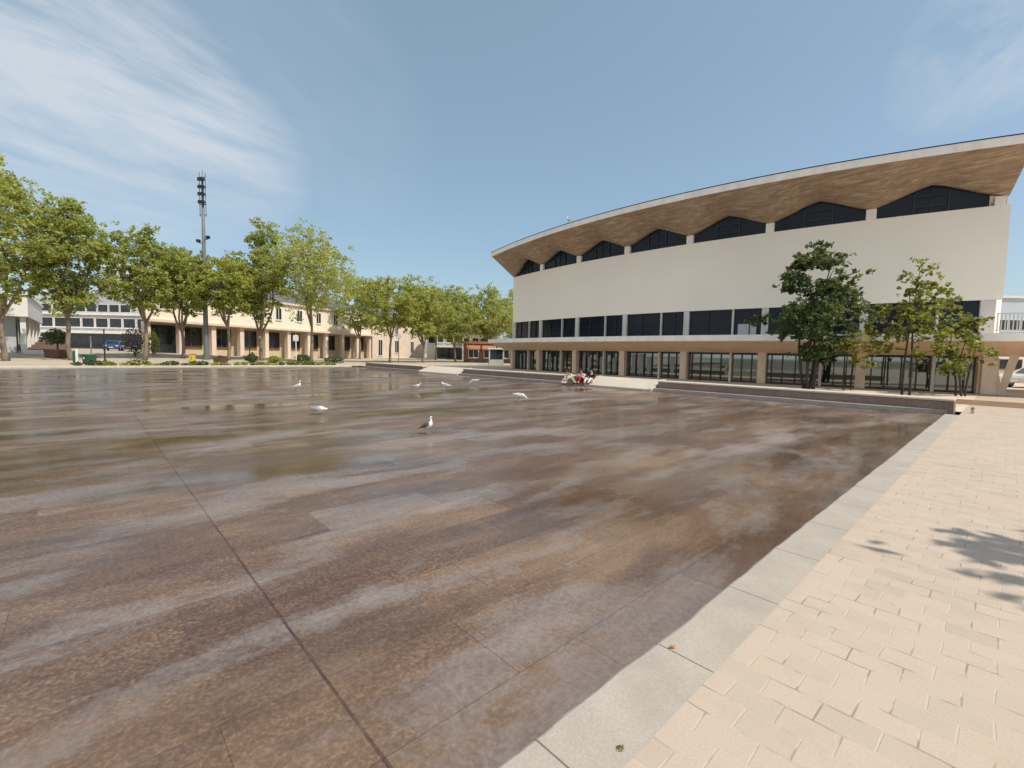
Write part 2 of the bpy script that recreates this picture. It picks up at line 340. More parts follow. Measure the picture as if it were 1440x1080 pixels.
# ---------------------------------------------------------------- the hall
CS,CT,RR=106.24,19.75,73.96
def FP(o,i,z):
    a=2.9075+.07286*i
    return (CS+(RR+o)*math.cos(a),CT+(RR+o)*math.sin(a),z)
def steps(i0,i1,d=.25):
    n=max(1,round((i1-i0)/d)); return [i0+(i1-i0)*k/n for k in range(n+1)]
def arcsec(mb,i0,i1,sec,d=.25):          # closed (o,z) section swept round the facade arc
    return mb.loft([[FP(o,i,z) for o,z in sec] for i in steps(i0,i1,d)])
def rect(oa,ob,za,zb): return [(oa,za),(ob,za),(ob,zb),(oa,zb)]
def arcpane(mb,i0,i1,o,z0,z1,d=.25):
    return mb.loft([[FP(o,i,z0),FP(o,i,z1)] for i in steps(i0,i1,d)],cap=False,close=False)
hall=empty('concert_hall',(0,0,0),0,'large pale curved hall with a folded concrete roof overhanging a dark clerestory','building')
hall.matrix_world=PF
w=MB(); arcsec(w,0,7.1,rect(-.4,0,5.15,10.17))
a7=FP(-.02,7.1,0); a0=FP(-.02,0,0)
w.box(a7[0]+.35,64,a7[1]+.4,a7[1]+.8,0.,10.5); w.box(a0[0]+.35,64,a0[1]-.4,a0[1],3.3,10.3)
wall=w.build('wall','wall',hall)
MB().box(63,64,a7[1]+.41,a0[1]-.41,0,11).build('rear_wall','conc',hall)
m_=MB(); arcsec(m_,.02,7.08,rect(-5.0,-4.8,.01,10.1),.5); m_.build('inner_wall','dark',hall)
def ze(i): return 13.05-.028*(i-4)**2
# roof
IS=[k*.5 for k in range(0,15)]; IS[-1]=7.08
def zw(i):
    if i==0: return 10.2
    if i>7: return 10.62
    return 10.78 if abs(i-round(i))<.1 else 11.76
def zarch(a,b,f):                        # softly arched between post and peak
    za,zb=zw(a),zw(b); g=f*.7+.3*(1-math.cos(math.pi*f))/2
    return za+(zb-za)*g
roof=MB()
OV=2.75
sub=6
cols=[]
for k in range(len(IS)-1):
    for q in range(sub):
        f=q/sub; i=IS[k]+(IS[k+1]-IS[k])*f; cols.append((i,zarch(IS[k],IS[k+1],f)))
cols.append((IS[-1],zw(IS[-1])))
roof.loft([[FP(-.45,i,z+.02),FP(.02,i,z),FP(.9,i,z+(ze(i)-.46-z)*.32),FP(1.8,i,z+(ze(i)-.46-z)*.655),FP(OV,i,ze(i)-.46),FP(OV,i,ze(i)-.40),FP(-.45,i,ze(i)-.3)] for i,z in cols])
rf=roof.build('roof','soffit',hall)
fa=MB(); fa.loft([[FP(o,i,ze(i)+dz) for o,dz in ((OV+.05,-.46),(OV+.07,-.05),(OV-.3,-.0),(OV-.3,-.28),(OV-.06,-.295),(OV-.06,-.455))] for i in steps(-.02,7.1)])
fa.build('fascia','slabedge',rf)
fl=MB(); fl.loft([[FP(o,i,ze(i)+dz) for o,dz in ((OV+.09,-.04),(OV+.09,.005),(OV-.35,.04),(OV-.35,.01),(OV+.07,-.035))] for i in steps(-.025,7.105)]); fl.build('flashing','dark',rf)
tp=MB(); tp.loft([[FP(OV-.36,i,ze(i)-.27),FP(-.4,i,ze(i)+.02),(62,FP(0,i,0)[1]*.98+.4,12.6)] for i in steps(0,7.08)],cap=False,close=False); tp.build('roof_deck','conc',rf)
def post(mb,i,w,oa,ob,z0,z1):
    c=Vector(FP(0,i,0)); a=2.9075+.07286*i; n=Vector((math.cos(a),math.sin(a),0)); t=Vector((-n.y,n.x,0))
    r=[]
    for z in (z0,z1): r.append([c+n*o+t*u+Vector((0,0,z)) for o,u in ((oa,-w/2),(ob,-w/2),(ob,w/2),(oa,w/2))])
    return mb.loft(r)
for i in range(1,7): post(MB(),i,.5,-.35,.0,10.172,10.80).build('roof_post','slabedge',hall,bevel=.02)
post(MB(),7.02,.42,-.35,-.005,10.172,10.66).build('roof_post','slabedge',hall)
for i in range(0,7):
    c=MB(); i1=i+1 if i<6 else 7.0
    seq=[(i+.05,zw(i)),(i+.5,zw(i+.5)),(i1-.05,zw(i1))]
    for (p,za),(q,zb) in zip(seq,seq[1:]):
        c.loft([[FP(-.22,p+(q-p)*k/6,10.15),FP(-.22,p+(q-p)*k/6,za+(zb-za)*(k/6*.7+.3*(1-math.cos(math.pi*k/6))/2)+.05)] for k in range(7)],cap=False,close=False)
    cl=c.build('clerestory_window','glass_hi',hall)
    g=MB(); arcsec(g,i+.36,i+.64,rect(-.2,-.14,11.12,11.18)); arcsec(g,i+.36,i+.64,rect(-.2,-.14,10.55,10.61))
    for u in (.36,.64): post(g,i+u,.07,-.2,-.13,10.19,11.35)
    for u in (.5,): post(g,i+u,.04,-.2,-.15,10.19,11.6)
    g.build('window_frame','dark',cl)
# first-floor slab and terrace
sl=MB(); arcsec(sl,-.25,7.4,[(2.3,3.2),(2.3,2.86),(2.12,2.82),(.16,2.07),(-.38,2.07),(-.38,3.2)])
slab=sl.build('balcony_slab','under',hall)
se=MB(); arcsec(se,-.26,10.2,[(2.32,3.23),(2.36,2.83),(2.28,2.79),(2.24,3.19)]); se.build('slab_edge','slabedge',slab)
ld=MB(); arcsec(ld,-.25,10.2,[(2.24,3.205),(2.24,3.225),(.05,3.225),(.05,3.205)]); ld.build('balcony_paving','slabedge',slab)
te=MB(); arcsec(te,7.42,10.2,[(2.22,3.19),(2.22,2.84),(-8,2.6),(-8,3.19)]); te.build('terrace_deck','conc2',slab)
for i in range(0,8):
    ii=i if i<7 else 7.0; wd=.42 if 0<i<7 else .62
    post(MB(),ii+(.04 if i==0 else 0),wd,-.3,-.02,3.23,5.148).build('column','pier',hall,bevel=.02)
    cb=MB(); c=Vector(FP(0,ii+(.05 if i==0 else 0),0)); a=2.9075+.07286*ii; n=Vector((math.cos(a),math.sin(a),0)); t=Vector((-n.y,n.x,0))
    cb.loft([[c+n*o+t*u*k+Vector((0,0,z)) for o,u in ((-.25,-1),(.3*k2,-1),(.3*k2,1),(-.25,1))] for z,k,k2 in ((.0,.25,.7),(1.2,.25,.75),(2.06,.26,.85),(2.4,.28,1.))])
    cb.build('column','conc2',hall,bevel=.02)
for i in range(0,7):
    u=MB(); arcpane(u,i+.03,i+.99,-.2,3.23,5.15); uw=u.build('window','glass_hi',hall)
    g=MB(); post(g,i+.62,.12,-.19,-.03,3.232,5.148); g.build('mullion','pier',uw)
    g=MB(); 
    for f in (.3,.82): post(g,i+f,.05,-.19,-.13,3.232,5.148)
    arcsec(g,i+.06,i+.94,rect(-.19,-.14,4.2,4.24)); g.build('window_frame','dark',uw)
    lo=MB(); arcpane(lo,i+.04,i+.97,-.22,.0,2.075); lw=lo.build('shop_window','glass_lo',hall)
    g=MB(); post(g,i+.62,.15,-.21,.05,.0,2.068); g.build('mullion','conc',lw)
    g=MB()
    for f in (.1,.22,.36,.49,.75,.87): post(g,i+f,.06,-.21,-.13,.0,2.068)
    arcsec(g,i+.06,i+.96,rect(-.21,-.14,0.,.09)); arcsec(g,i+.06,i+.96,rect(-.212,-.135,1.93,2.066)); g.build('window_frame','dark',lw)
# blinds and curtains standing just behind some panes would be dark: shown as pale panels on the glass
def blind(i0,i1,z0,z1,m='curtain',o=-.195):
    b=MB(); arcsec(b,i0,i1,rect(o-.015,o,z0,z1),.1); b.build('blind',m,hall)
for i0,i1,z0,z1 in ((3.14,3.2,.3,1.8),(3.26,3.34,.25,1.85),(3.4,3.47,.25,1.6),(2.14,2.2,.3,1.7),(2.26,2.33,.2,1.5),(2.53,2.58,.2,1.6),(2.78,2.84,.3,1.5),(1.24,1.30,.15,1.7),(1.4,1.46,.15,1.5),(.26,.32,.3,1.6),(.4,.46,.2,1.8),(3.78,3.84,.4,1.7)):
    blind(i0,i1,z0,z1)
blind(4.68,4.9,3.25,4.1,'greyb')
# terrace end: pier, V legs and railing
e=MB(); post(e,7.03,.62,-.2,.42,0,2.3); e.build('pier','conc2',hall,bevel=.03)
def leg(p,q,w0,w1):
    return MB().tube([p,q],[w0,w1],4).build('v_leg','conc2',hall)
leg(FP(.12,7.125,0),FP(.12,7.05,2.05),.2,.24); leg(FP(.16,7.135,0),FP(.16,7.235,2.75),.2,.27)
rl=MB(); arcsec(rl,6.96,10.2,rect(2.12,2.17,4.2,4.25)); arcsec(rl,6.96,10.2,rect(2.12,2.17,3.36,3.40))
rail=rl.build('railing','white',hall)
bl=MB(); i=6.97
while i<10.1:
    post(bl,i,.045,2.13,2.16,3.23,4.2); i+=.026
bl.build('balusters','white',rail)

# gull on the roof edge is built below with the others
# ---------------------------------------------------------------- low wall along the basin, with sloping slabs
def lowwall(t0,t1,label,taper=False):
    r=empty('low_wall',W(19.55,t0),TH,label,'wall','low walls between basin and terrace')
    n=max(2,int((t1-t0)/1.5)); L_=t1-t0
    MB().prism([(.42,-.06),(.42,.40),(1.25,.40),(1.25,-.06)],'y',0,L_).build('wall_face','darkstone',r,bevel=.015)
    s=MB()
    if taper: s.loft([[(.4,.15,-.06),(.4,.15,.11),(.42,.15,.11),(.42,.15,-.06)],[(.0,1.6,-.06),(.0,1.6,.11),(.42,1.6,.11),(.42,1.6,-.06)],[(.0,L_,-.06),(.0,L_,.11),(.42,L_,.11),(.42,L_,-.06)]])
    else: s.box(0.,.415,0,L_,-.06,.10)
    s.build('step','greystone',r,bevel=.012)
    c=MB(); y=0
    while y<L_-.01:
        y1=min(L_,y+1.5); c.box(.38,1.3,y+.004,y1-.004,.402,.47); y=y1
    c.build('coping','lightstone',r,bevel=.012); return r
lowwall(-.2,10.6,'long dark stepped stone wall at the right corner of the basin',True)
lowwall(14.95,26.9,'dark stone wall with pale coping between the two sloping light slabs')
lowwall(32.6,43.5,'farthest dark stone wall at the back corner of the basin')
def ramp_(t0,t1,label):
    r=empty('stone_bench',W(19.55,t0),TH,label,'bench','sloping light stone slabs along the basin')
    L_=t1-t0
    MB().prism([(-.12,-.06),(-.12,.05),(.35,.22),(1.3,.49),(1.3,-.06)],'y',.02,L_-.02).build('slab','lightstone',r,bevel=.015)
    for y in (0.02-.22,L_-.02): MB().prism([(-.1,-.06),(-.1,.08),(1.32,.52),(1.32,-.06)],'y',y,y+.2).build('cheek','lightstone',r,bevel=.015)
    return r
ramp_(10.85,14.7,'sloping pale stone slab on the basin edge right of the seated people')
ramp_(27.15,32.35,'far sloping pale stone slab between two dark walls')
p=empty('bollard',W(20.6,-.62),TH,'short pale stone post at the end of the long dark wall','bollard'); p.scale=(.5,)*3
MB().loft([[(x*k,y*k,z) for x,y in ((-1,-1),(1,-1),(1,1),(-1,1))] for z,k in ((0,.09),(.42,.08),(.5,.05))]).build('post','lightstone',p,bevel=.01)
MB().tube([(0,0,.3),(0,0,.36)],.1,12).build('collar','dark',p)

# ---------------------------------------------------------------- trees
import numpy as np
def tree(name,label,group,base,Ht,cr,cb,seed,leaf='leafA',bark='bark',nclump=46,per=170,ls=.2,tr=.2,stems=1,squash=1.,ecc=0.,top=1.,spread=.5,cat='tree',csize=.17):
    rg=random.Random(seed); root=empty(name,base,0,label,cat,group)
    tk=MB(); tips=[]; cz=(Ht+cb)/2; ch=(Ht-cb)/2
    def bend(p,q,n=5,amp=.04):
        p=Vector(p);q=Vector(q);out=[]
        d=(q-p).length
        off=[Vector((rg.uniform(-1,1),rg.uniform(-1,1),rg.uniform(-.3,.6)))*amp*d for _ in range(2)]
        for k in range(n+1):
            f=k/n; out.append(p.lerp(q,f)+off[0]*math.sin(math.pi*f)+off[1]*math.sin(2*math.pi*f)*.5)
        return out
    # crown clumps
    cl=[]
    tries=0
    while len(cl)<nclump and tries<4000:
        tries+=1
        z=rg.uniform(-1,1); a=rg.uniform(0,2*math.pi); r=rg.uniform(.0,1)**.45
        prof=math.sqrt(max(0,1-abs(z)**2.2))*(1+.25*math.sin(2*a+seed)+.18*math.sin(5*a+3*z+seed*1.7))
        if z>0: prof*=(1-.35*z*(2-top))
        x=r*prof*math.cos(a)*cr; y=r*prof*math.sin(a)*cr*squash
        c=Vector((x+ecc*z,y,cz+z*ch*(.97+.1*math.sin(3*a+seed))))
        if all((c-d).length>cr*.23 for d in cl): cl.append(c)
    nl=5 if stems==1 else stems
    limbs=[]
    if stems==1:
        fork=Vector((rg.uniform(-.2,.2),rg.uniform(-.2,.2),cb*rg.uniform(.55,.8)))
        tp=bend((0,0,-.1),fork,6,.03); tk.tube(tp,[tr*(1.5 if k==0 else 1.12-.32*k/6) for k in range(7)],9)
        for k in range(nl):
            a=2*math.pi*k/nl+rg.uniform(-.4,.4); e_=Vector((math.cos(a)*cr*spread,math.sin(a)*cr*spread*squash,cz+ch*rg.uniform(.0,.55)))
            if k==0: e_=Vector((ecc*.5,0,Ht*.9))
            lp=bend(fork-Vector((0,0,.1)),e_,7,.09); tk.tube(lp,[tr*.62*(1-.8*j/7)+.012 for j in range(8)],7); limbs+=lp[2:]
    else:
        for k in range(nl):
            a=2*math.pi*k/nl+rg.uniform(-.3,.3)
            lp=bend((math.cos(a)*.18,math.sin(a)*.18,-.1),(math.cos(a)*cr*spread,math.sin(a)*cr*spread,Ht*rg.uniform(.68,.95)),9,.05)
            tk.tube(lp,[tr*(1-.85*j/9)+.01 for j in range(10)],7); limbs+=lp[3:]
    for c in cl:
        n=min(limbs,key=lambda l:(l-c).length+max(0,(l.z-c.z))*1.2)
        tk.tube(bend(n,c,3,.1),[tr*.2+.008,tr*.14+.006,tr*.09+.005,.006],5)
    tk.build('trunk',bark,root,smooth=True)
    nr=np.random.RandomState(seed); V=[];
    for c in cl:
        rad=cr*csize*rg.uniform(.75,1.35); m=int(per*rg.uniform(.55,1.3))
        d=nr.normal(size=(m,3)); d/=np.linalg.norm(d,axis=1)[:,None]
        # several small twigs per clump so that the clump is ragged
        tw=nr.normal(size=(13,3))*np.array([.66,.66,.52])*rad*1.3
        ctr=tw[nr.randint(0,13,m)]
        pos=np.array(c)+ctr+d*(nr.uniform(0,1,m)**.6)[:,None]*rad*np.array([.62,.62,.46])
        n=nr.normal(size=(m,3))+np.array([0,0,.9]); n/=np.linalg.norm(n,axis=1)[:,None]
        u=np.cross(n,nr.normal(size=(m,3))); u/=np.linalg.norm(u,axis=1)[:,None]; v=np.cross(n,u)
        s=(ls*nr.uniform(.55,1.25,m))[:,None]
        q=np.stack([pos-u*s*.6,pos+v*s*.38+n*s*.1,pos+u*s*.6,pos-v*s*.38+n*s*.1],1)
        V.append(q.reshape(-1,3))
    V=np.concatenate(V); nf=len(V)//4
    me=bpy.data.meshes.new('crown'); me.vertices.add(len(V)); me.vertices.foreach_set('co',V.ravel())
    me.loops.add(nf*4); me.loops.foreach_set('vertex_index',np.arange(nf*4)); me.polygons.add(nf)
    me.polygons.foreach_set('loop_start',np.arange(nf)*4); me.polygons.foreach_set('loop_total',np.full(nf,4)); me.update(); me.validate()
    me.materials.append(mt[leaf]); o=bpy.data.objects.new('crown',me); col.objects.link(o); o.parent=root
    return root
def onrow(px,t):      # ground point on the row at distance t across the basin, in line with photo column px
    k=(px-720)/F; Y=(t+.7325*1.78-.6807*.06+0)/(.7325-.6807*k); return Vector((k*Y,Y,0))
PG='plane trees along the far side of the basin'
# px of trunk, row t, px y of top, crown half width px, px y of crown bottom, leaf, label
TR=[(8,56,238,66,412,'leafA','tallest plane tree at the left edge of the picture',3,1.),
 (101,57,284,50,425,'leafB','tall plane tree standing behind the round potted tree',5,1.),
 (203,58,326,44,428,'leafB','loose plane tree beside the purple bush left of the lighting mast',8,1.),
 (257,61,352,38,436,'leafB','broad low plane tree just left of the lighting mast',11,1.),
 (321,59,366,42,432,'leafA','rounded plane tree with a pale forked trunk right of the lighting mast',14,1.),
 (368,60,320,34,452,'leafB','narrow upright tree rising above its neighbours right of the mast',17,1.6),
 (437,59,330,60,428,'leafA','big spreading plane tree in front of the cream colonnade',20,1.),
 (548,60,389,43,462,'leafA','plane tree at the right end of the colonnade with a slanting trunk',23,1.),
 (594,60,404,36,470,'leafA','plane tree before the plain cream gable wall',26,1.),
 (640,62,410,36,475,'leafB','plane tree above the far sloping pale slab',29,1.),
 (612,80,408,36,468,'leafB','plane tree in the second rank behind the cream gable wall',30,1.),
 (684,63,409,34,472,'leafA','plane tree close to the left end of the hall',32,1.),
 (722,70,412,34,478,'leafB','plane tree half hidden behind the left end of the hall',35,1.),
 (505,84,398,30,460,'leafB','plane tree behind the slate roof of the colonnade building',38,1.)]
for k,(px,t,ytop,hw,ybot,leaf,lab,seed,top) in enumerate(TR):
    b=onrow(px,t); b.z=gz(b); Y=b.y; Ht=at(px,ytop,Y).z-b.z; cb=at(px,ybot,Y).z-b.z; cr=hw/F*Y
    tree('plane_tree',lab,PG,b,Ht,cr*1.04,max(1.5,cb-.1),seed*3+1,leaf,'bark',70 if k<7 else 52,270,.235 if k<7 else .28,tr=.085+.007*Ht,top=top,spread=.45)
YG='young trees in front of the hall'
def ybase(px,Y): p=at(px,540,Y); return Vector((p.x,p.y,0))
def ytree(px,Y,ytop,hw,ybot,label,**k):
    b=ybase(px,Y); Ht=at(px,ytop,Y).z; cb=max(.5,at(px,ybot,Y).z); return tree('young_tree',label,YG,b,Ht,hw/F*Y,cb,group_seed(px),**k) if False else tree('young_tree',label,YG,b,Ht,hw/F*Y,cb,int(px),**k)
ytree(1138,24.2,352,58,500,'dense dark green tree with several stems before the hall',leaf='leafC',bark='barkdark',nclump=58,per=200,ls=.19,tr=.075,stems=5,spread=.3,csize=.15)
ytree(1274,22.8,370,46,515,'sparse young tree with yellow green leaves and a bare top',leaf='leafD',bark='barkdark',nclump=32,per=85,ls=.18,tr=.05,stems=2,spread=.12,top=.4,csize=.15)
ytree(1352,23.3,440,34,530,'low leafy sapling at the right end of the hall',leaf='leafD',bark='barkdark',nclump=22,per=80,ls=.18,tr=.04,stems=3,spread=.4,csize=.16)
ytree(1192,26.3,468,30,515,'small yellowish sapling half behind the dark green tree',leaf='leafD',bark='barkdark',nclump=16,per=80,ls=.17,tr=.035,stems=2,spread=.3,csize=.18)
# tree standing just outside the picture on the right: its shadow falls on the pavement
tree('plane_tree','plane tree beyond the right edge whose leaf shadows fall on the paving',PG,(10.4,1.2,0),8.0,1.7,5.4,77,'leafA','bark',12,34,.24,tr=.14,spread=.4,csize=.16)

# ---------------------------------------------------------------- far buildings
def facade(name,label,p0,p1,z0,cat='building',group=None):
    d=Vector((p1[0]-p0[0],p1[1]-p0[1],0)); r=empty(name,(p0[0],p0[1],z0),math.atan2(d.y,d.x),label,cat,group); return r,d.length
def win(r,x0,x1,z0,z1,y=-.0,fm='white',gm='glass',cross=True,name='window'):
    # recessed look: proud frame with glass inside, facade plane at y, outside towards -y
    g=MB().box(x0,x1,y-.03,y-.01,z0,z1); w=g.build(name,gm,r)
    f=MB(); t=.09
    f.box(x0-t,x0,y-.09,y-.008,z0-t,z1+t); f.box(x1,x1+t,y-.09,y-.008,z0-t,z1+t); f.box(x0,x1,y-.09,y-.008,z1,z1+t); f.box(x0-.1,x1+.1,y-.16,y-.006,z0-t-.08,z0-t-.001)
    f.box(x0,x1,y-.088,y-.008,z0-t+.002,z0)
    if cross: f.box((x0+x1)/2-.04,(x0+x1)/2+.04,y-.07,y-.032,z0,z1)
    f.build('frame',fm,w); return w
# cream colonnade building (outside is to the right of its facade line)
r,Lc=facade('colonnade_building','long cream two storey building with a ground floor colonnade','' or (-45.6,57.3),(-30.8,100.7),0)
DEP=13
SK=DEP*.72
MB().prism([(1.2,1.6),(Lc,1.6),(Lc,DEP),(SK,DEP)],'z',-.2,4.75).build('ground_floor','ochre',r)
MB().prism([(0,0),(Lc,0),(Lc,DEP),(SK,DEP)],'z',5.12,9.1).build('wall','cream',r)
MB().prism([(-.2,-.45),(Lc+.1,-.45),(Lc+.1,DEP),(SK-.2,DEP)],'z',4.752,5.118).build('cornice','cream2',r,bevel=.03)
MB().prism([(-.2,-.35),(Lc+.3,-.35),(Lc+.3,DEP+.3),(SK,DEP+.3)],'z',9.102,9.4).build('eaves','cream2',r)
MB().loft([[(-.2,-.35,9.402),(Lc+.3,-.35,9.402),(Lc+.3,DEP+.3,9.402),(SK,DEP+.3,9.402)],[(8,DEP/2-.5,12.3),(Lc-3,DEP/2-.5,12.3),(Lc-3,DEP/2+.5,12.3),(8,DEP/2+.5,12.3)]]).build('roof','slate',r)
nb=10; bw=Lc/nb
for i in range(nb+1):
    x=min(max(i*bw,.35),Lc-.35); MB().box(x-.35,x+.35,.05,.75,-.3,4.75).build('pillar','cream2',r,bevel=.03)
for i in range(nb):
    x0=i*bw+.75; x1=(i+1)*bw-.75
    if i==0: win(r,x0-.2,x1+.9,.1,4.4,1.59,'greenp','glass',True,'door')
    else:
        win(r,x0,x1,1.7,4.35,1.59,'brownfront','glass',True)
    xm=(i+.5)*bw
    win(r,xm-.55,xm+.55,6.5,8.35,0,'white')
MB().tube([(Lc-.1,-.18,0),(Lc-.1,-.18,9.1)],.09,8).build('drainpipe','orange',r)
g,Lg=facade('gable_house','plain cream house adjoining the right end of the colonnade building',(-30.7,101.0),(-23.3,122.7),0)
MB().box(.02,Lg,.1,12,-.2,8.3).build('wall','cream2',g)
MB().loft([[(-.2,-.2,8.302),(Lg+.3,-.2,8.302),(Lg+.3,12.3,8.302),(-.2,12.3,8.302)],[(1.5,5.8,11.2),(Lg-1.5,5.8,11.2),(Lg-1.5,6.2,11.2),(1.5,6.2,11.2)]]).build('roof','slate',g)
for x in (3,9.5,16.5):
    win(g,x-.7,x+.7,.6 if x<5 else 1.3,4.1,.1,'white'); win(g,x-.55,x+.55,5.6,7.3,.1,'white')
# white modern building with an overhanging upper storey at far left
wb=empty('white_building',W(-3.6,67.2,.7),TH,'white modern building with an overhanging upper storey at the left edge','building')
p=onrow(42,66); wb.location=(p.x,p.y,.6)
MB().box(-30,0,0,22,3.75,5.9).build('upper_storey','white',wb,bevel=.03)
MB().box(-30,-1.0,1.4,21.5,-.3,3.74).build('ground_floor','greyb',wb)
MB().box(-30.2,.15,-.15,22.15,5.902,6.15).build('roof_edge','slabedge',wb)
for k in range(9): MB().box(-.99,-.9,1.7+k*2.2,3.0+k*2.2,.2,3.6).build('window','glass',wb)
for k in range(6): MB().box(-5.4-k*4,-2.2-k*4,1.3,1.39,1.3 if k%2 else .4,3.5).build('window','glass',wb)
for k in range(5): MB().box(-.62,-.22,.4+k*5,.8+k*5,-.3,3.745).build('pillar','white',wb)
for k in range(7):
    MB().box(-4.6-k*4,-1.4-k*4,-.03,-.004,4.3,5.4).build('window','glass',wb)
# podium with a ramp
pd=empty('podium',(0,0,0),0,'pale podium wall and ramp beside the white modern building','wall')
q=onrow(66,66); pd.location=(q.x,q.y,.3); pd.rotation_euler=(0,0,TH)
MB().box(-1.6,1.4,-.6,.2,-.4,.75).build('wall','white',pd,bevel=.03)
MB().add([(-1.6,.21,.7),(1.4,.21,.7),(1.4,21,1.9),(-1.6,21,1.9),(-1.6,.21,-.4),(1.4,.21,-.4),(1.4,21,-.4),(-1.6,21,-.4)],[(0,1,2,3),(0,4,5,1),(1,5,6,2),(2,6,7,3),(3,7,4,0)]).build('ramp','brown',pd)
# grey office building behind
def block(name,label,px0,px1,Y,ytop,zb,m,depth=12,rows=(),rm='slabedge',nwin=6,gm='glass',shop=0,roof=None,group=None):
    a=at(px0,480,Y); b=at(px1,480,Y); top=at((px0+px1)/2,ytop,Y).z
    r=empty(name,(a.x,a.y,zb),0,label,'building',group); Lx=b.x-a.x; hh=top-zb
    MB().box(0,Lx,0,depth,-.3,hh).build('wall',m,r)
    if roof: MB().loft([[(-.3,-.3,hh+.002),(Lx+.3,-.3,hh+.002),(Lx+.3,depth+.3,hh+.002),(-.3,depth+.3,hh+.002)],[(.8,depth/2-.2,hh+roof),(Lx-.8,depth/2-.2,hh+roof),(Lx-.8,depth/2+.2,hh+roof),(.8,depth/2+.2,hh+roof)]]).build('roof','slate',r)
    else: MB().box(-.25,Lx+.25,-.25,depth+.2,hh+.002,hh+.4).build('roof_edge',rm,r)
    if shop:
        MB().box(.3,Lx-.3,-.05,-.01,.15,shop-.5).build('shopfront',gm,r); MB().box(-.1,Lx+.1,-.9,-.004,shop-.45,shop).build('canopy',rm,r)
    for z0,z1 in rows:
        for k in range(nwin):
            x=(k+.5)*Lx/nwin; w=Lx/nwin*(.43 if nwin>5 else .32); win(r,x-w,x+w,z0,z1,0,rm,'glass',False)
    return r
block('office_building','grey office building with ribbon windows behind the parked cars',58,212,84,443,.9,'greyb',14,((4.0,5.6),),'slabedge',8,'glass',3.3)
block('apartment_building','dark grey upper block with flat white roof seen over the office building',60,186,104,412,.9,'greyb',14,((8.2,9.8),(5.5,7.2)),'white',8)
block('tower_block','white rounded top of a distant tower block between two tree crowns',148,180,150,376,.9,'paleb',14,((19,22),(23,25)),'white',3)
block('slate_roofed_house','slate roofed house showing over the trees right of the mast',300,352,112,392,0,'greyb',12,((9,11),),'white',3,roof=3.5)
block('corner_house','white narrow house behind the trees beyond the gable',600,616,112,462,0,'white',10,((3.8,5.6),),'slabedge',1,roof=3)
block('green_grey_house','grey green shop building beyond the far sloping slab',613,652,106,458,0,'greyb',10,((3.9,5.4),),'slabedge',3,'glass',3.2,roof=3)
block('pale_house','pale low house over the red awnings',650,700,100,470,0,'cream',10,((3.6,4.8),),'white',4,'glass',0,roof=2.5)
cf=block('cafe','brown cafe front with orange awnings left of the hall',652,740,78,484,0,'brownfront',8,(),'orange',5)
for k in range(4):
    x=.6+k*2.6; MB().prism([(-1.5,2.25),(-1.5,2.35),(0,3.0),(0,2.85)],'x',x,x+2.3).build('awning','orange',cf)
    win(cf,x+.3,x+1.9,.9,2.2,0,'white')
kk=at(698,505,64); ks=empty('kiosk',(kk.x,kk.y,0),.1,'small white framed kiosk in front of the cafe','kiosk')
MB().box(-1,1,0,1.5,0,.8).build('base','c_palegreen',ks); f=MB()
for x in (-1,.9): f.box(x,x+.1,-.02,.08,.802,2.2); f.box(x,x+.1,1.42,1.5,.802,2.2)
f.build('frame','white',ks); MB().box(-1.15,1.15,-.15,1.65,2.202,2.4).build('roof','white',ks); MB().box(-.89,.89,.03,1.4,.82,2.19).build('glazing','glass',ks)
# right: pale building and shop beyond the terrace
block('pale_block','pale blue grey building behind the terrace railing',1398,1500,78,420,0,'paleb',14,((7.2,9.0),(3.6,5.2)),'white',6)
block('striped_shop','low white and red shop behind the parked silver car',1404,1500,60,486,0,'white',10,((1.0,2.2),),'orange',5)

# ---------------------------------------------------------------- lighting mast
p=onrow(290,59.5); p.z=gz(p); zt=at(290,240,p.y).z-p.z
ms=empty('lighting_mast',p,0,'tall grey lighting mast with stacked floodlights above the trees','lamp')
MB().tube([(0,0,-.1),(0,0,.5),(0,0,zt*.5),(0,0,zt-.6)],[.30,.26,.2,.10],12).build('pole','grey',ms,True)
MB().tube([(0,0,0),(0,0,.6)],.36,12).build('base','grey',ms)
hd=MB()
for sx in (-.32,.32): hd.tube([(sx,0,zt-4.9),(sx,0,zt-.2)],.035,6)
for z in (zt-4.7,zt-3.6,zt-2.6,zt-1.7,zt-.7): hd.tube([(-.4,0,z),(.4,0,z)],.045,6)
hd.build('head_frame','grey',ms)
for z in (zt-3.4,zt-2.55,zt-1.8,zt-1.0):
    for sx in (-.18,.19):
        MB().loft([[(sx-.16*k,y,z-.18*k),(sx+.16*k,y,z-.18*k),(sx+.16*k,y,z+.18*k),(sx-.16*k,y,z+.18*k)] for y,k in ((-.34,1.),(-.28,1.),(.0,.55),(.12,.3))]).build('floodlight','dark',ms)
MB().tube([(0,0,zt-.6),(0,0,zt+.1)],.03,6).build('lightning_rod','grey',ms)
for z,sx in ((zt*.64,.5),(zt*.62,-.55)):
    b=MB().tube([(0,0,z),(sx,0,z+.1)],.05,6).build('bracket','grey',ms); MB().box(sx-.16,sx+.16,-.2,.1,z+.12,z+.42).build('lamp','dark',b)

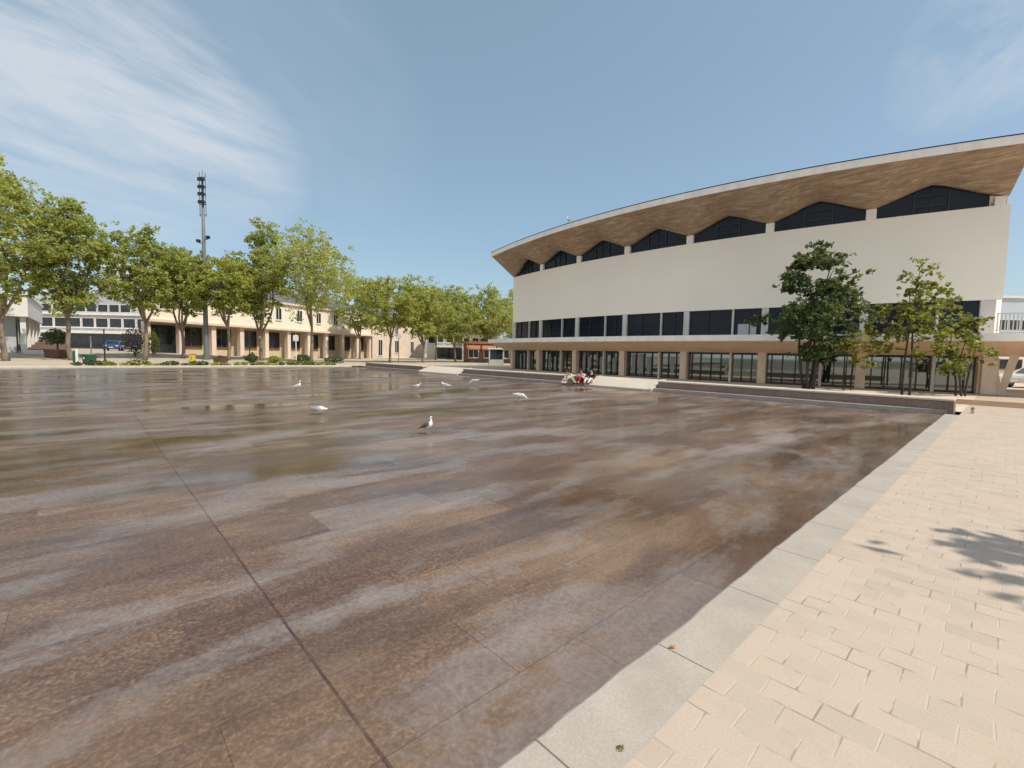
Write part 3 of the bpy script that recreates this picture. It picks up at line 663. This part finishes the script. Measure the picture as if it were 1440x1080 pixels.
# ---------------------------------------------------------------- street furniture on the far side
def P(px,t): q=onrow(px,t); q.z=gz(q); return q
q=P(81,60); pt=empty('potted_tree',q,0,'round clipped dark tree in a square brown planter','plant')
MB().loft([[(-.62,-.62,0),(.62,-.62,0),(.62,.62,0),(-.62,.62,0)],[(-.7,-.7,.75),(.7,-.7,.75),(.7,.7,.75),(-.7,.7,.75)]]).build('planter','brown',pt,bevel=.03)
def foliage(parent,name,c,rad,n,ls,leaf,seed,loc=(0,0,0)):
    nr=np.random.RandomState(seed); d=nr.normal(size=(n,3)); d/=np.linalg.norm(d,axis=1)[:,None]
    pos=np.array(c)+d*(nr.uniform(.35,1,n)**.5)[:,None]*np.array(rad)*(1+.18*np.sin(d[:,0:1]*5+seed)+.15*np.sin(d[:,2:3]*7))
    nn=nr.normal(size=(n,3)); nn/=np.linalg.norm(nn,axis=1)[:,None]; u=np.cross(nn,nr.normal(size=(n,3))); u/=np.linalg.norm(u,axis=1)[:,None]; v=np.cross(nn,u); s=(ls*nr.uniform(.6,1.3,n))[:,None]
    V=np.stack([pos-u*s*.6,pos+v*s*.35,pos+u*s*.6,pos-v*s*.35],1).reshape(-1,3)
    mb=MB(); mb.v=[tuple(x) for x in V]; mb.f=[(4*i,4*i+1,4*i+2,4*i+3) for i in range(n)]
    me=bpy.data.meshes.new(name); me.from_pydata(mb.v,[],mb.f); me.update(); me.materials.append(mt[leaf]); o=bpy.data.objects.new(name,me); col.objects.link(o)
    if parent: o.parent=parent
    return o
MB().tube([(0,0,.6),(.03,0,1.5)],.07,7).build('trunk','barkdark',pt); foliage(pt,'crown',(0,0,2.0),(.85,.85,.75),1400,.15,'leafC',4)
q=P(125,52); bn=empty('recycling_bin',q,-.3,'dark green wheeled recycling container with a white mark','bin'); bn.scale=(.68,)*3
MB().loft([[(-.55,-.38,.12),(.55,-.38,.12),(.55,.38,.12),(-.55,.38,.12)],[(-.66,-.48,1.05),(.66,-.48,1.05),(.66,.48,1.05),(-.66,.48,1.05)]]).build('body','greenp',bn,bevel=.04)
MB().loft([[(-.7,-.52,1.052),(.7,-.52,1.052),(.7,.52,1.052),(-.7,.52,1.052)],[(-.62,-.42,1.22),(.62,-.42,1.22),(.62,.42,1.22),(-.62,.42,1.22)]]).build('lid','greenp',bn,bevel=.03)
MB().box(-.34,-.06,-.50,-.47,.62,.85).build('sticker','white',bn)
for sx in (-.5,.5): MB().tube([(sx-.05,-.3,.12),(sx+.05,-.3,.12)],.12,10).build('wheel','rubber',bn)
q=P(106,52); gp=empty('info_post',q,0,'slim green and white information post left of the recycling container','sign'); gp.scale=(.72,)*3
MB().box(-.28,.02,-.1,.1,0,1.55).build('panel','greenp',gp,bevel=.02); MB().box(.025,.22,-.09,.09,0,1.75).build('post','white',gp,bevel=.02)
def pole(px,t,ytop,label,group=None,head=False,m='grey'):
    q=P(px,t); z=at(px,ytop,q.y).z-q.z; r=empty('post',q,0,label,'post',group)
    MB().tube([(0,0,-.05),(0,0,z*.5),(0,0,z)],[.06,.05,.045],8).build('pole',m,r)
    if head: MB().box(-.3,.3,-.05,-.02,z-.75,z-.1).build('sign_panel','white',r)
    else: MB().ball((0,0,z),.075,8,5).build('cap',m,r)
    return r
pole(147,53,464,'thin dark post beside the planting bed left of the purple bush',m='dark')
pole(351,53.5,468,'thin dark post between two plane trees right of the mast',m='dark')
pole(416,52.5,470,'pale sign post with white panel before the colonnade',head=True,m='white')
pole(560,58,470,'sign post with white panel in front of the gable house',head=True)
pole(128,64,474,'white bollard lamp behind the recycling container',m='white')
q=P(270,56); yb=empty('utility_cabinet',q,.2,'yellow utility cabinet left of the lighting mast','cabinet'); yb.scale=(.7,)*3
MB().box(-.35,.35,-.25,.25,0,1.05).build('body','yellow',yb,bevel=.03); MB().box(-.3,.3,-.27,-.252,.1,.95).build('door','yellow',yb); MB().box(-.06,.0,-.285,-.272,.3,.75).build('handle','dark',yb); MB().box(-.38,.38,-.28,.28,1.052,1.1).build('lid','brown',yb)
q=P(310,55); pl=empty('planter',q,0,'low dark brown planter right of the lighting mast','planter')
MB().loft([[(-.55,-.3,0),(.55,-.3,0),(.55,.3,0),(-.55,.3,0)],[(-.65,-.36,.5),(.65,-.36,.5),(.65,.36,.5),(-.65,.36,.5)]]).build('box','brown',pl,bevel=.02); foliage(pl,'plant',(0,0,.55),(.5,.28,.16),160,.12,'leafC',9)
for px,t,lab,leaf,w,h in ((190,62,'tall purple leaved bush by the parked cars','leafP',1.2,2.0),(353,55,'dark rounded shrub right of the brown planter','leafC',.8,.55),(425,54,'dark green shrub under the sign post','leafC',.8,.6),(386,54.5,'loose grey green shrub between two plane trees','leafB',.9,.45),(470,56,'low dark hedge plant in front of the colonnade','leafC',1.2,.45),(662,64,'dark bush at the left of the cafe','leafC',1.1,1.3),(215,66,'green bush beside the dark doorway','leafB',.8,1.5)):
    q=P(px,t); b=empty('shrub',q,0,lab,'shrub'); st_=MB()
    for k in range(4): a=k*1.57; st_.tube([(0,0,0),(math.cos(a)*w*.3,math.sin(a)*w*.3,h*.8)],[.03,.012],5)
    st_.build('stem','barkdark',b); foliage(b,'foliage',(0,0,h*.95),(w,w*.8,h*.85),700,.17,leaf,int(px))
# low plants in the bed along the far kerb
protos=[]
for k in range(3):
    b=empty('bedding_plant',(0,0,0),0,'small tufted plant in the dry bed along the far kerb','plant','small plants in the far bed')
    foliage(b,'foliage',(0,0,.17),(.32+.08*k,.3,.17),150,.13,('leafB','leafC','leafD')[k],60+k); protos.append([b,False])
rp=random.Random(12); s=-1.6
while s<18.6:
    pr=protos[rp.randrange(3)]
    o=pr[0] if not pr[1] else copy_tree(pr[0]); pr[1]=True
    tt=rp.uniform(47.2,48.1); o.location=W(s,tt,terr(s,tt)+.02); z=rp.uniform(.7,1.5); o.scale=(z,z,z*rp.uniform(.7,1.2)); o.rotation_euler=(0,0,rp.uniform(0,6)); s+=rp.uniform(.35,.95)

# ---------------------------------------------------------------- cars
def car(label,paint,loc,rz,group='parked cars'):
    r=empty('parked_car',loc,rz,label,'car',group)
    prof=[(-2.1,.35),(-2.15,.7),(-2.0,.88),(-1.25,.98),(-.55,1.42),(.9,1.46),(1.75,1.0),(2.1,.9),(2.15,.5),(2.05,.32)]
    b=MB(); rings=[]
    for y,k in ((-.86,.94),(-.8,1.),(.8,1.),(.86,.94)):
        rings.append([(x*(.985 if k<1 else 1),y*(1 if z<1 else .84),z if z<1 else .98+(z-.98)*(1 if k==1 else .9)) for x,z in prof])
    b.loft(rings).build('body',paint,r,bevel=.03)
    gl=MB()
    for y in (-.725,.725):
        gl.add([(-1.05,y*1.08,1.0),(-.5,y*1.005,1.34),(.82,y*1.0,1.37),(1.45,y*1.07,1.03)],[(0,1,2,3)])
    for x0,z0,x1,z1 in ((-1.2,1.03,-.6,1.40),(1.7,1.05,.98,1.45)):
        gl.quad((x0*1.01,-.62,z0),(x0*1.01,.62,z0),(x1*1.03,.58,z1),(x1*1.03,-.58,z1))
    gl.build('windows','glass',r)
    for x in (-1.35,1.35):
        for y in (-.8,.8):
            w=MB().tube([(x,y-.1,.32),(x,y+.1,.32)],.32,16).build('wheel','rubber',r)
            MB().tube([(x,y-.115,.32),(x,y+.115,.32)],.19,12).build('rim','silver',w)
    for y in (-.62,.62):
        MB().box(-2.165,-2.10,y-.16,y+.16,.66,.78).build('headlight','white',r); MB().box(2.08,2.165,y-.14,y+.14,.72,.86).build('tail_light','red',r)
    MB().box(-2.17,-2.16,-.26,.26,.45,.56).build('number_plate','white',r)
    return r
q=at(160,490,66); car('blue parked car facing the square in front of the office building','blue',(q.x,q.y,.9),2.15)
q=at(182,490,70); car('black parked car behind the purple bush','darkcar',(q.x,q.y,.9),2.2)
q=at(1448,545,33); car('silver parked car under the terrace right of the V shaped legs','silver',(q.x+.6,q.y,0),.15)

# ---------------------------------------------------------------- gulls
def gull(label,loc,rz,pose='stand',scale=1.,grp='gulls in the basin',wing='gullp'):
    r=empty('gull',loc,rz,label,'bird',grp); r.scale=(scale,)*3
    pit={'stand':.42,'bow':-.12,'level':.15,'crouch':.02}[pose]; lz={'stand':.15,'bow':.15,'level':.15,'crouch':.06}[pose]
    c,s_=math.cos(pit),math.sin(pit)
    def X(x,y,z): return (x*c-z*s_,y,x*s_+z*c+lz+.075)
    def ring(x,z,ry,rz_): return [X(x,ry*math.cos(2*math.pi*k/12),z+rz_*math.sin(2*math.pi*k/12)) for k in range(12)]
    b=MB()
    neck={'stand':[(.17,.05,.036,.04),(.185,.10,.03,.032),(.18,.145,.034,.035),(.195,.165,.034,.034),(.225,.165,.022,.022),(.238,.162,.010,.010)],
          'bow':[(.20,-.0,.036,.04),(.25,-.03,.032,.032),(.30,-.06,.034,.033),(.33,-.075,.022,.022),(.345,-.08,.010,.01)],
          'level':[(.18,.03,.036,.04),(.22,.07,.030,.032),(.24,.10,.034,.034),(.27,.105,.024,.024),(.285,.102,.010,.01)],
          'crouch':[(.20,.01,.036,.038),(.25,.02,.034,.034),(.29,.02,.032,.03),(.31,.016,.012,.012)]}[pose]
    rings=[ring(-.24,.02,.02,.008),ring(-.17,.012,.04,.022),ring(-.08,0,.068,.058),ring(.02,-.005,.082,.078),ring(.10,.005,.074,.074),ring(.15,.025,.054,.058)]
    rings+=[ring(*n) for n in neck]
    bo=b.loft(rings).build('body','gullw',r,True)
    hx,hz=neck[-2][0],neck[-2][1]
    dz={'stand':-.02,'bow':-.03,'level':-.01,'crouch':-.005}[pose]
    MB().loft([ring(hx+.008,hz,.012,.014),ring(hx+.04,hz+dz*.5,.007,.010),ring(hx+.062,hz+dz-.004,.002,.003)]).build('beak','beak',r)
    for sy in (-1,1):
        w=[]
        for x,z,h,y in ((.13,.03,.02,.062),(.08,.03,.055,.084),(-.02,.022,.062,.090),(-.12,.022,.04,.068),(-.22,.03,.018,.036),(-.30,.036,.006,.016)):
            w.append([X(x,sy*(y+.008*math.cos(a))*(1 if math.sin(a)<.5 else .8),z+h*math.sin(a)) for a in [2*math.pi*k/8 for k in range(8)]])
        MB().loft(w).build('wing',wing,r,True)
        MB().loft([[X(x,sy*y+dy,.028+dz_) for dy,dz_ in ((-.008,0),(.008,0),(0,.012))] for x,y in ((-.2,.03),(-.29,.018),(-.34,.01))]).build('wing_tip','gullk',r)
        MB().ball(X(hx-.022,sy*.029,hz+.008),.005,6,4).build('eye','dark',r)
        l=MB(); h0=X(-.0,sy*.035,-.06)
        l.tube([h0,(h0[0]+.01,sy*.035,h0[2]*.5),(h0[0],sy*.035,.006)],[.012,.006,.006],6)
        for a in (-.4,0,.4): l.tube([(h0[0],sy*.035,.006),(h0[0]+.055*math.cos(a),sy*.035+.055*math.sin(a),.003)],[.006,.003],5)
        l.build('leg','pinkleg',r)
    return r
GZ=-.046
for (x,y),rz,pose,sc_,lab in (((-1.78,9.71),-.5,'stand',.78,'nearest gull standing upright with dark wings and white head'),
    ((-5.21,12.35),-.4,'crouch',1.1,'gull stretched out low and level left of the nearest gull'),
    ((-8.98,19.18),.3,'stand',1.0,'leftmost gull standing far out in the basin'),
    ((-4.26,20.41),-.3,'level',1.0,'far gull second from the left of a loose row with its back level'),
    ((-3.01,21.15),2.9,'level',1.05,'far gull facing left beyond the nearest gull'),
    ((-2.01,24.91),3.0,'bow',1.1,'farthest gull bending near the dark wall'),
    ((.27,16.66),.5,'bow',1.15,'rightmost gull bending down toward the water')):
    gull(lab,(x,y,GZ),rz,pose,sc_*.9 if x>-1.7 or x<-1.8 else sc_,wing='gullg' if 'nearest gull standing' in lab else 'gullp')
gp_=PF@Vector(FP(OV-.1,2.23,ze(2.23)+.06)); gull('gull perched on the edge of the hall roof',gp_,2.2,'stand',1.2)

# ---------------------------------------------------------------- people
def skin(name,verts,edges,radii,m,parent,root=0,sub=2):
    me=bpy.data.meshes.new(name); me.from_pydata([tuple(v) for v in verts],edges,[]); me.materials.append(mt[m])
    o=bpy.data.objects.new(name,me); col.objects.link(o); o.parent=parent
    o.modifiers.new('skin','SKIN').use_smooth_shade=True
    for i,v in enumerate(me.skin_vertices[0].data):
        rr=radii[i]; v.radius=rr if hasattr(rr,'__len__') else (rr,rr); v.use_root=(i==root)
    sm=o.modifiers.new('sub','SUBSURF'); sm.levels=sm.render_levels=sub
    return o
def person(label,loc,rz,J,top,legs,hair,shoe='c_black',long_hair=False,scale=1.):
    r=empty('person',loc,rz,label,'person'); r.scale=(scale,)*3
    V=[];E=[];Rd=[]
    def a(p,rad,frm=None):
        V.append(Vector(p));Rd.append(rad)
        if frm is not None:E.append((frm,len(V)-1))
        return len(V)-1
    pel=a(J['pelvis'],(.13,.11)); wa=a(Vector(J['pelvis']).lerp(Vector(J['chest']),.5),(.115,.10),pel); chs=a(J['chest'],(.135,.11),wa)
    nk=a(J['neck'],.055,chs); hb=a(Vector(J['neck']).lerp(Vector(J['head']),.5),.06,nk); hd=a(J['head'],(.078,.092),hb); ht=a(Vector(J['head'])+Vector(J.get('up',(0,0,.09))),.06,hd)
    a(Vector(J['head'])+Vector(J.get('face',(.085,0,-.02))),.016,hd)
    Tv=[0,1,2];
    topV=[(J['pelvis'],(.145,.125)),(Vector(J['pelvis']).lerp(Vector(J['chest']),.5),(.13,.115)),(J['chest'],(.15,.125)),(Vector(J['chest']).lerp(Vector(J['neck']),.75),.075)]
    topE=[(0,1),(1,2),(2,3)]; legV=[(J['pelvis'],(.15,.13))]; legE=[]; shoes=[]
    for sd in ('l','r'):
        sh=a(J['sh_'+sd],.058,chs); el=a(J['el_'+sd],.042,sh); wr=a(J['ha_'+sd],.028,el)
        dirv=(Vector(J['ha_'+sd])-Vector(J['el_'+sd])).normalized(); side=Vector((0,1 if sd=='l' else -1,0)); pm=a(Vector(J['ha_'+sd])+dirv*.05,(.036,.018),wr)
        for f in range(4):
            q0=Vector(J['ha_'+sd])+dirv*.095+side*(.024-.016*f); k1=a(q0,.0095,pm); k2=a(q0+dirv*(.035-.004*abs(f-1))+Vector((0,0,-.006)),.0085,k1); a(q0+dirv*(.06-.008*abs(f-1))+Vector((0,0,-.022)),.0075,k2)
        th=a(Vector(J['ha_'+sd])+dirv*.045-side*.042,.010,pm); a(Vector(J['ha_'+sd])+dirv*.078-side*.05,.009,th)
        hp=a(J['hip_'+sd],.088,pel); kn=a(J['kn_'+sd],.06,hp); an=a(J['an_'+sd],.04,kn); a(J['ft_'+sd],(.035,.028),an)
        b=len(topV); topV+=[(J['sh_'+sd],.075),(J['el_'+sd],.06),(Vector(J['el_'+sd]).lerp(Vector(J['ha_'+sd]),.55),.048)]; topE+=[(2,b),(b,b+1),(b+1,b+2)]
        b=len(legV); legV+=[(J['hip_'+sd],.105),(J['kn_'+sd],.078),(Vector(J['kn_'+sd]).lerp(Vector(J['an_'+sd]),.85),.058)]; legE+=[(0,b),(b,b+1),(b+1,b+2)]
        shoes.append((J['an_'+sd],J['ft_'+sd]))
    skin('body',V,E,Rd,'skin',r,0)
    skin('top',[v for v,_ in topV],topE,[x for _,x in topV],top,r,0); skin('trousers',[v for v,_ in legV],legE,[x for _,x in legV],legs,r,0)
    for p,q in shoes: skin('shoe',[Vector(p)+Vector((-.03,0,-.02)),q,Vector(q)+(Vector(q)-Vector(p)).normalized()*.05],[(0,1),(1,2)],[.05,.048,.036],shoe,r,0)
    h=Vector(J['head']); up=Vector(J.get('up',(0,0,.09))); fc=Vector(J.get('face',(.085,0,-.02)))
    hv=[h+up*.6-fc*.35,h+up*1.15,h-fc*.75+up*.1]; hr=[.09,.07,.075]; he=[(0,1),(0,2)]
    if long_hair: hv.append(h-fc*.9-up*1.6); hr.append(.06); he.append((2,3))
    skin('hair',hv,he,hr,hair,r,0)
    for sy in (-.032,.032): MB().ball(h+fc*.86+Vector((0,sy,0))+up*.22,.010,6,4).build('eye','dark',r)
    return r
def sit(lean=0.,kz=.47,kx=.36,ax=.52,hz=.46,hx=.38,headf=0.):
    J={'pelvis':(0,0,.13),'chest':(-.06+lean*.6,0,.43-abs(lean)*.12),'neck':(-.03+lean*.95,0,.60-abs(lean)*.2),'head':(.03+lean*1.15+headf,0,.745-abs(lean)*.28)}
    for sd,sg in (('l',1),('r',-1)):
        J['sh_'+sd]=(-.04+lean*.85,sg*.18,.55-abs(lean)*.18); J['el_'+sd]=(.14+lean*.6,sg*.25,.36); J['ha_'+sd]=(hx,sg*.13,hz)
        J['hip_'+sd]=(.04,sg*.09,.13); J['kn_'+sd]=(kx,sg*.13,kz); J['an_'+sd]=(ax,sg*.11,.08); J['ft_'+sd]=(ax+.15,sg*.12,.04)
    return J
WR=TH+math.pi        # facing the basin
person('person in a beige top and pale green trousers leaning forward on the basin edge',W(19.72,15.95,.04),WR-.15,sit(.30,.44,.4,.56,.2,.6),'c_beige','c_palegreen','h_brown','c_pale')
person('person in a pink and white top and red trousers seated between two others',W(19.72,15.25,.04),WR+.1,sit(.05),'c_pinkwhite','c_red','h_brown',long_hair=True)
person('person in a black top and pale trousers leaning back beside the sloping slab',W(19.74,14.62,.08),WR+.3,sit(-.06,.32,.42,.74,.3,.36),'c_black','c_pale','h_dark',long_hair=True)
J={'pelvis':(0,0,.92),'chest':(0,0,1.25),'neck':(.01,0,1.48),'head':(.03,0,1.62)}
for sd,sg in (('l',1),('r',-1)):
    J.update({'sh_'+sd:(0,sg*.19,1.40),'el_'+sd:(-.06*sg,sg*.25,1.12),'ha_'+sd:(.1*sg,sg*.25,.86),'hip_'+sd:(0,sg*.09,.9),'kn_'+sd:(.14*sg,sg*.1,.48),'an_'+sd:(.16*sg-.05,sg*.1,.08),'ft_'+sd:(.3*sg+.05 if sg>0 else -.05,sg*.11,.04)})
q=onrow(59.5,83); person('dark clothed person walking up the ramp beside the white modern building',(q.x,q.y,1.15),TH+1.2,J,'c_navy','c_navy','h_dark')

# ---------------------------------------------------------------- small bits on the kerb and pavement
def leaf_(loc,rz,m,size,label):
    o=MB().add([(-size,0,.004),(-size*.2,size*.45,.012),(size*.7,size*.25,.004),(size,0,.014),(size*.5,-size*.4,.006),(-size*.3,-size*.35,.012)],[(0,1,2,3,4,5)]).build('leaf',m,loc=loc,rz=rz)
    sol=o.modifiers.new('thick','SOLIDIFY'); sol.thickness=.0015
    return tag(o,label,'leaf')
leaf_((.965,2.575,.006),.2,'drybrown',.024,'orange dry leaf lying in the joint of the pale kerb')
w=empty('weed',(.50,1.88,0),0,'yellow green weed growing between kerb and pavers','plant'); foliage(w,'foliage',(0,0,.008),(.018,.018,.008),26,.011,'leafD',5)

# ---------------------------------------------------------------- light
SUN_EL=R(54); SX,SY=.875,-.484
wd=bpy.data.worlds.new('World'); sc.world=wd; wd.use_nodes=True; wd.cycles.sampling_method='MANUAL'; wd.cycles.sample_map_resolution=256; t=wd.node_tree; t.nodes.clear()
out=t.nodes.new('ShaderNodeOutputWorld'); bg=t.nodes.new('ShaderNodeBackground'); L(t,bg.outputs[0],out.inputs[0])
sky=t.nodes.new('ShaderNodeTexSky'); sky.sky_type='NISHITA'; sky.sun_disc=False; sky.sun_elevation=SUN_EL; sky.sun_rotation=math.atan2(SX,SY)
sky.air_density=1.; sky.dust_density=1.6; sky.ozone_density=1.2
g=t.nodes.new('ShaderNodeTexCoord'); dirv=g.outputs['Generated']
def dot(v):
    n=t.nodes.new('ShaderNodeVectorMath'); n.operation='DOT_PRODUCT'; L(t,dirv,n.inputs[0]); n.inputs[1].default_value=v; return n.outputs['Value']
def cirrus(px,py,ang,spread,aspect,seed,amount,sc1=1.6,curve=-1.1,c=None):
    c=c or (at(px,py,1)-Vector((0,0,H))).normalized(); r=c.cross(Vector((0,0,1))).normalized(); u=r.cross(c)
    A=(r*math.cos(ang)+u*math.sin(ang)); B=(-r*math.sin(ang)+u*math.cos(ang))
    dc=math_(t,'MAXIMUM',dot(c),.02); a=math_(t,'DIVIDE',dot(A),dc); b=math_(t,'DIVIDE',dot(B),dc)
    cb=t.nodes.new('ShaderNodeCombineXYZ'); L(t,a,cb.inputs[0]); L(t,math_(t,'ADD',math_(t,'MULTIPLY',b,aspect),math_(t,'MULTIPLY',math_(t,'MULTIPLY',a,a),curve)),cb.inputs[1]); cb.inputs[2].default_value=seed
    n=noise(t,cb.outputs[0],sc1,6,.62,.7); n2=noise(t,cb.outputs[0],sc1*5,4,.6,.3)
    f=ramp(t,math_(t,'ADD',math_(t,'MULTIPLY',n,.8),math_(t,'MULTIPLY',n2,.2)),[(.38,0.),(.62,1.)])
    rr=math_(t,'ADD',math_(t,'MULTIPLY',math_(t,'MULTIPLY',a,a),1/spread[0]**2),math_(t,'MULTIPLY',math_(t,'MULTIPLY',b,b),1/spread[1]**2))
    mask=math_(t,'MULTIPLY',math_(t,'SUBTRACT',1.,rr,True),math_(t,'GREATER_THAN',dot(c),.05))
    return math_(t,'MULTIPLY',math_(t,'MULTIPLY',f,math_(t,'POWER',mask,.7)),amount)
c1=cirrus(95,108,R(-14),(.36,.21),4.,2.3,1.25,1.6)
c2=cirrus(1480,-10,R(32),(.19,.11),2.4,5.1,1.2,1.9)
c3=cirrus(400,110,R(-35),(.30,.2),2.6,8.4,.2)
c4=cirrus(0,0,R(10),(1.9,1.3),2.4,1.7,1.2,1.1,-.3,Vector((-.70,-.62,.42)).normalized())   # unseen bright veil added behind the camera to fill the shaded wall
cl=math_(t,'MAXIMUM',math_(t,'MAXIMUM',c1,c2),c3,True)
skyc=mix(t,.5,sky.outputs[0],(1.38,2.05,2.22))
skyc=mix(t,math_(t,'MULTIPLY',cl,.85),skyc,(3.3,3.6,3.95))
skyc=mix(t,math_(t,'MULTIPLY',c4,.85,True),skyc,(5.6,5.65,5.7))
L(t,skyc,bg.inputs[0]); bg.inputs[1].default_value=.145
sl_=bpy.data.lights.new('sun','SUN'); sl_.energy=3.3; sl_.angle=R(.53); sl_.color=(1,.93,.82)
so=bpy.data.objects.new('sun',sl_); col.objects.link(so)
sd=Vector((SX*math.cos(SUN_EL),SY*math.cos(SUN_EL),math.sin(SUN_EL))); so.rotation_euler=sd.to_track_quat('Z','Y').to_euler(); so.location=(20,-20,40)
vs_=sc.view_settings; vs_.view_transform='Standard'; vs_.look='None'; vs_.exposure=.45; vs_.gamma=1; vs_.use_curve_mapping=False
sc.cycles.max_bounces=5; sc.cycles.diffuse_bounces=3; sc.cycles.glossy_bounces=3; sc.cycles.transmission_bounces=2; sc.cycles.transparent_max_bounces=5
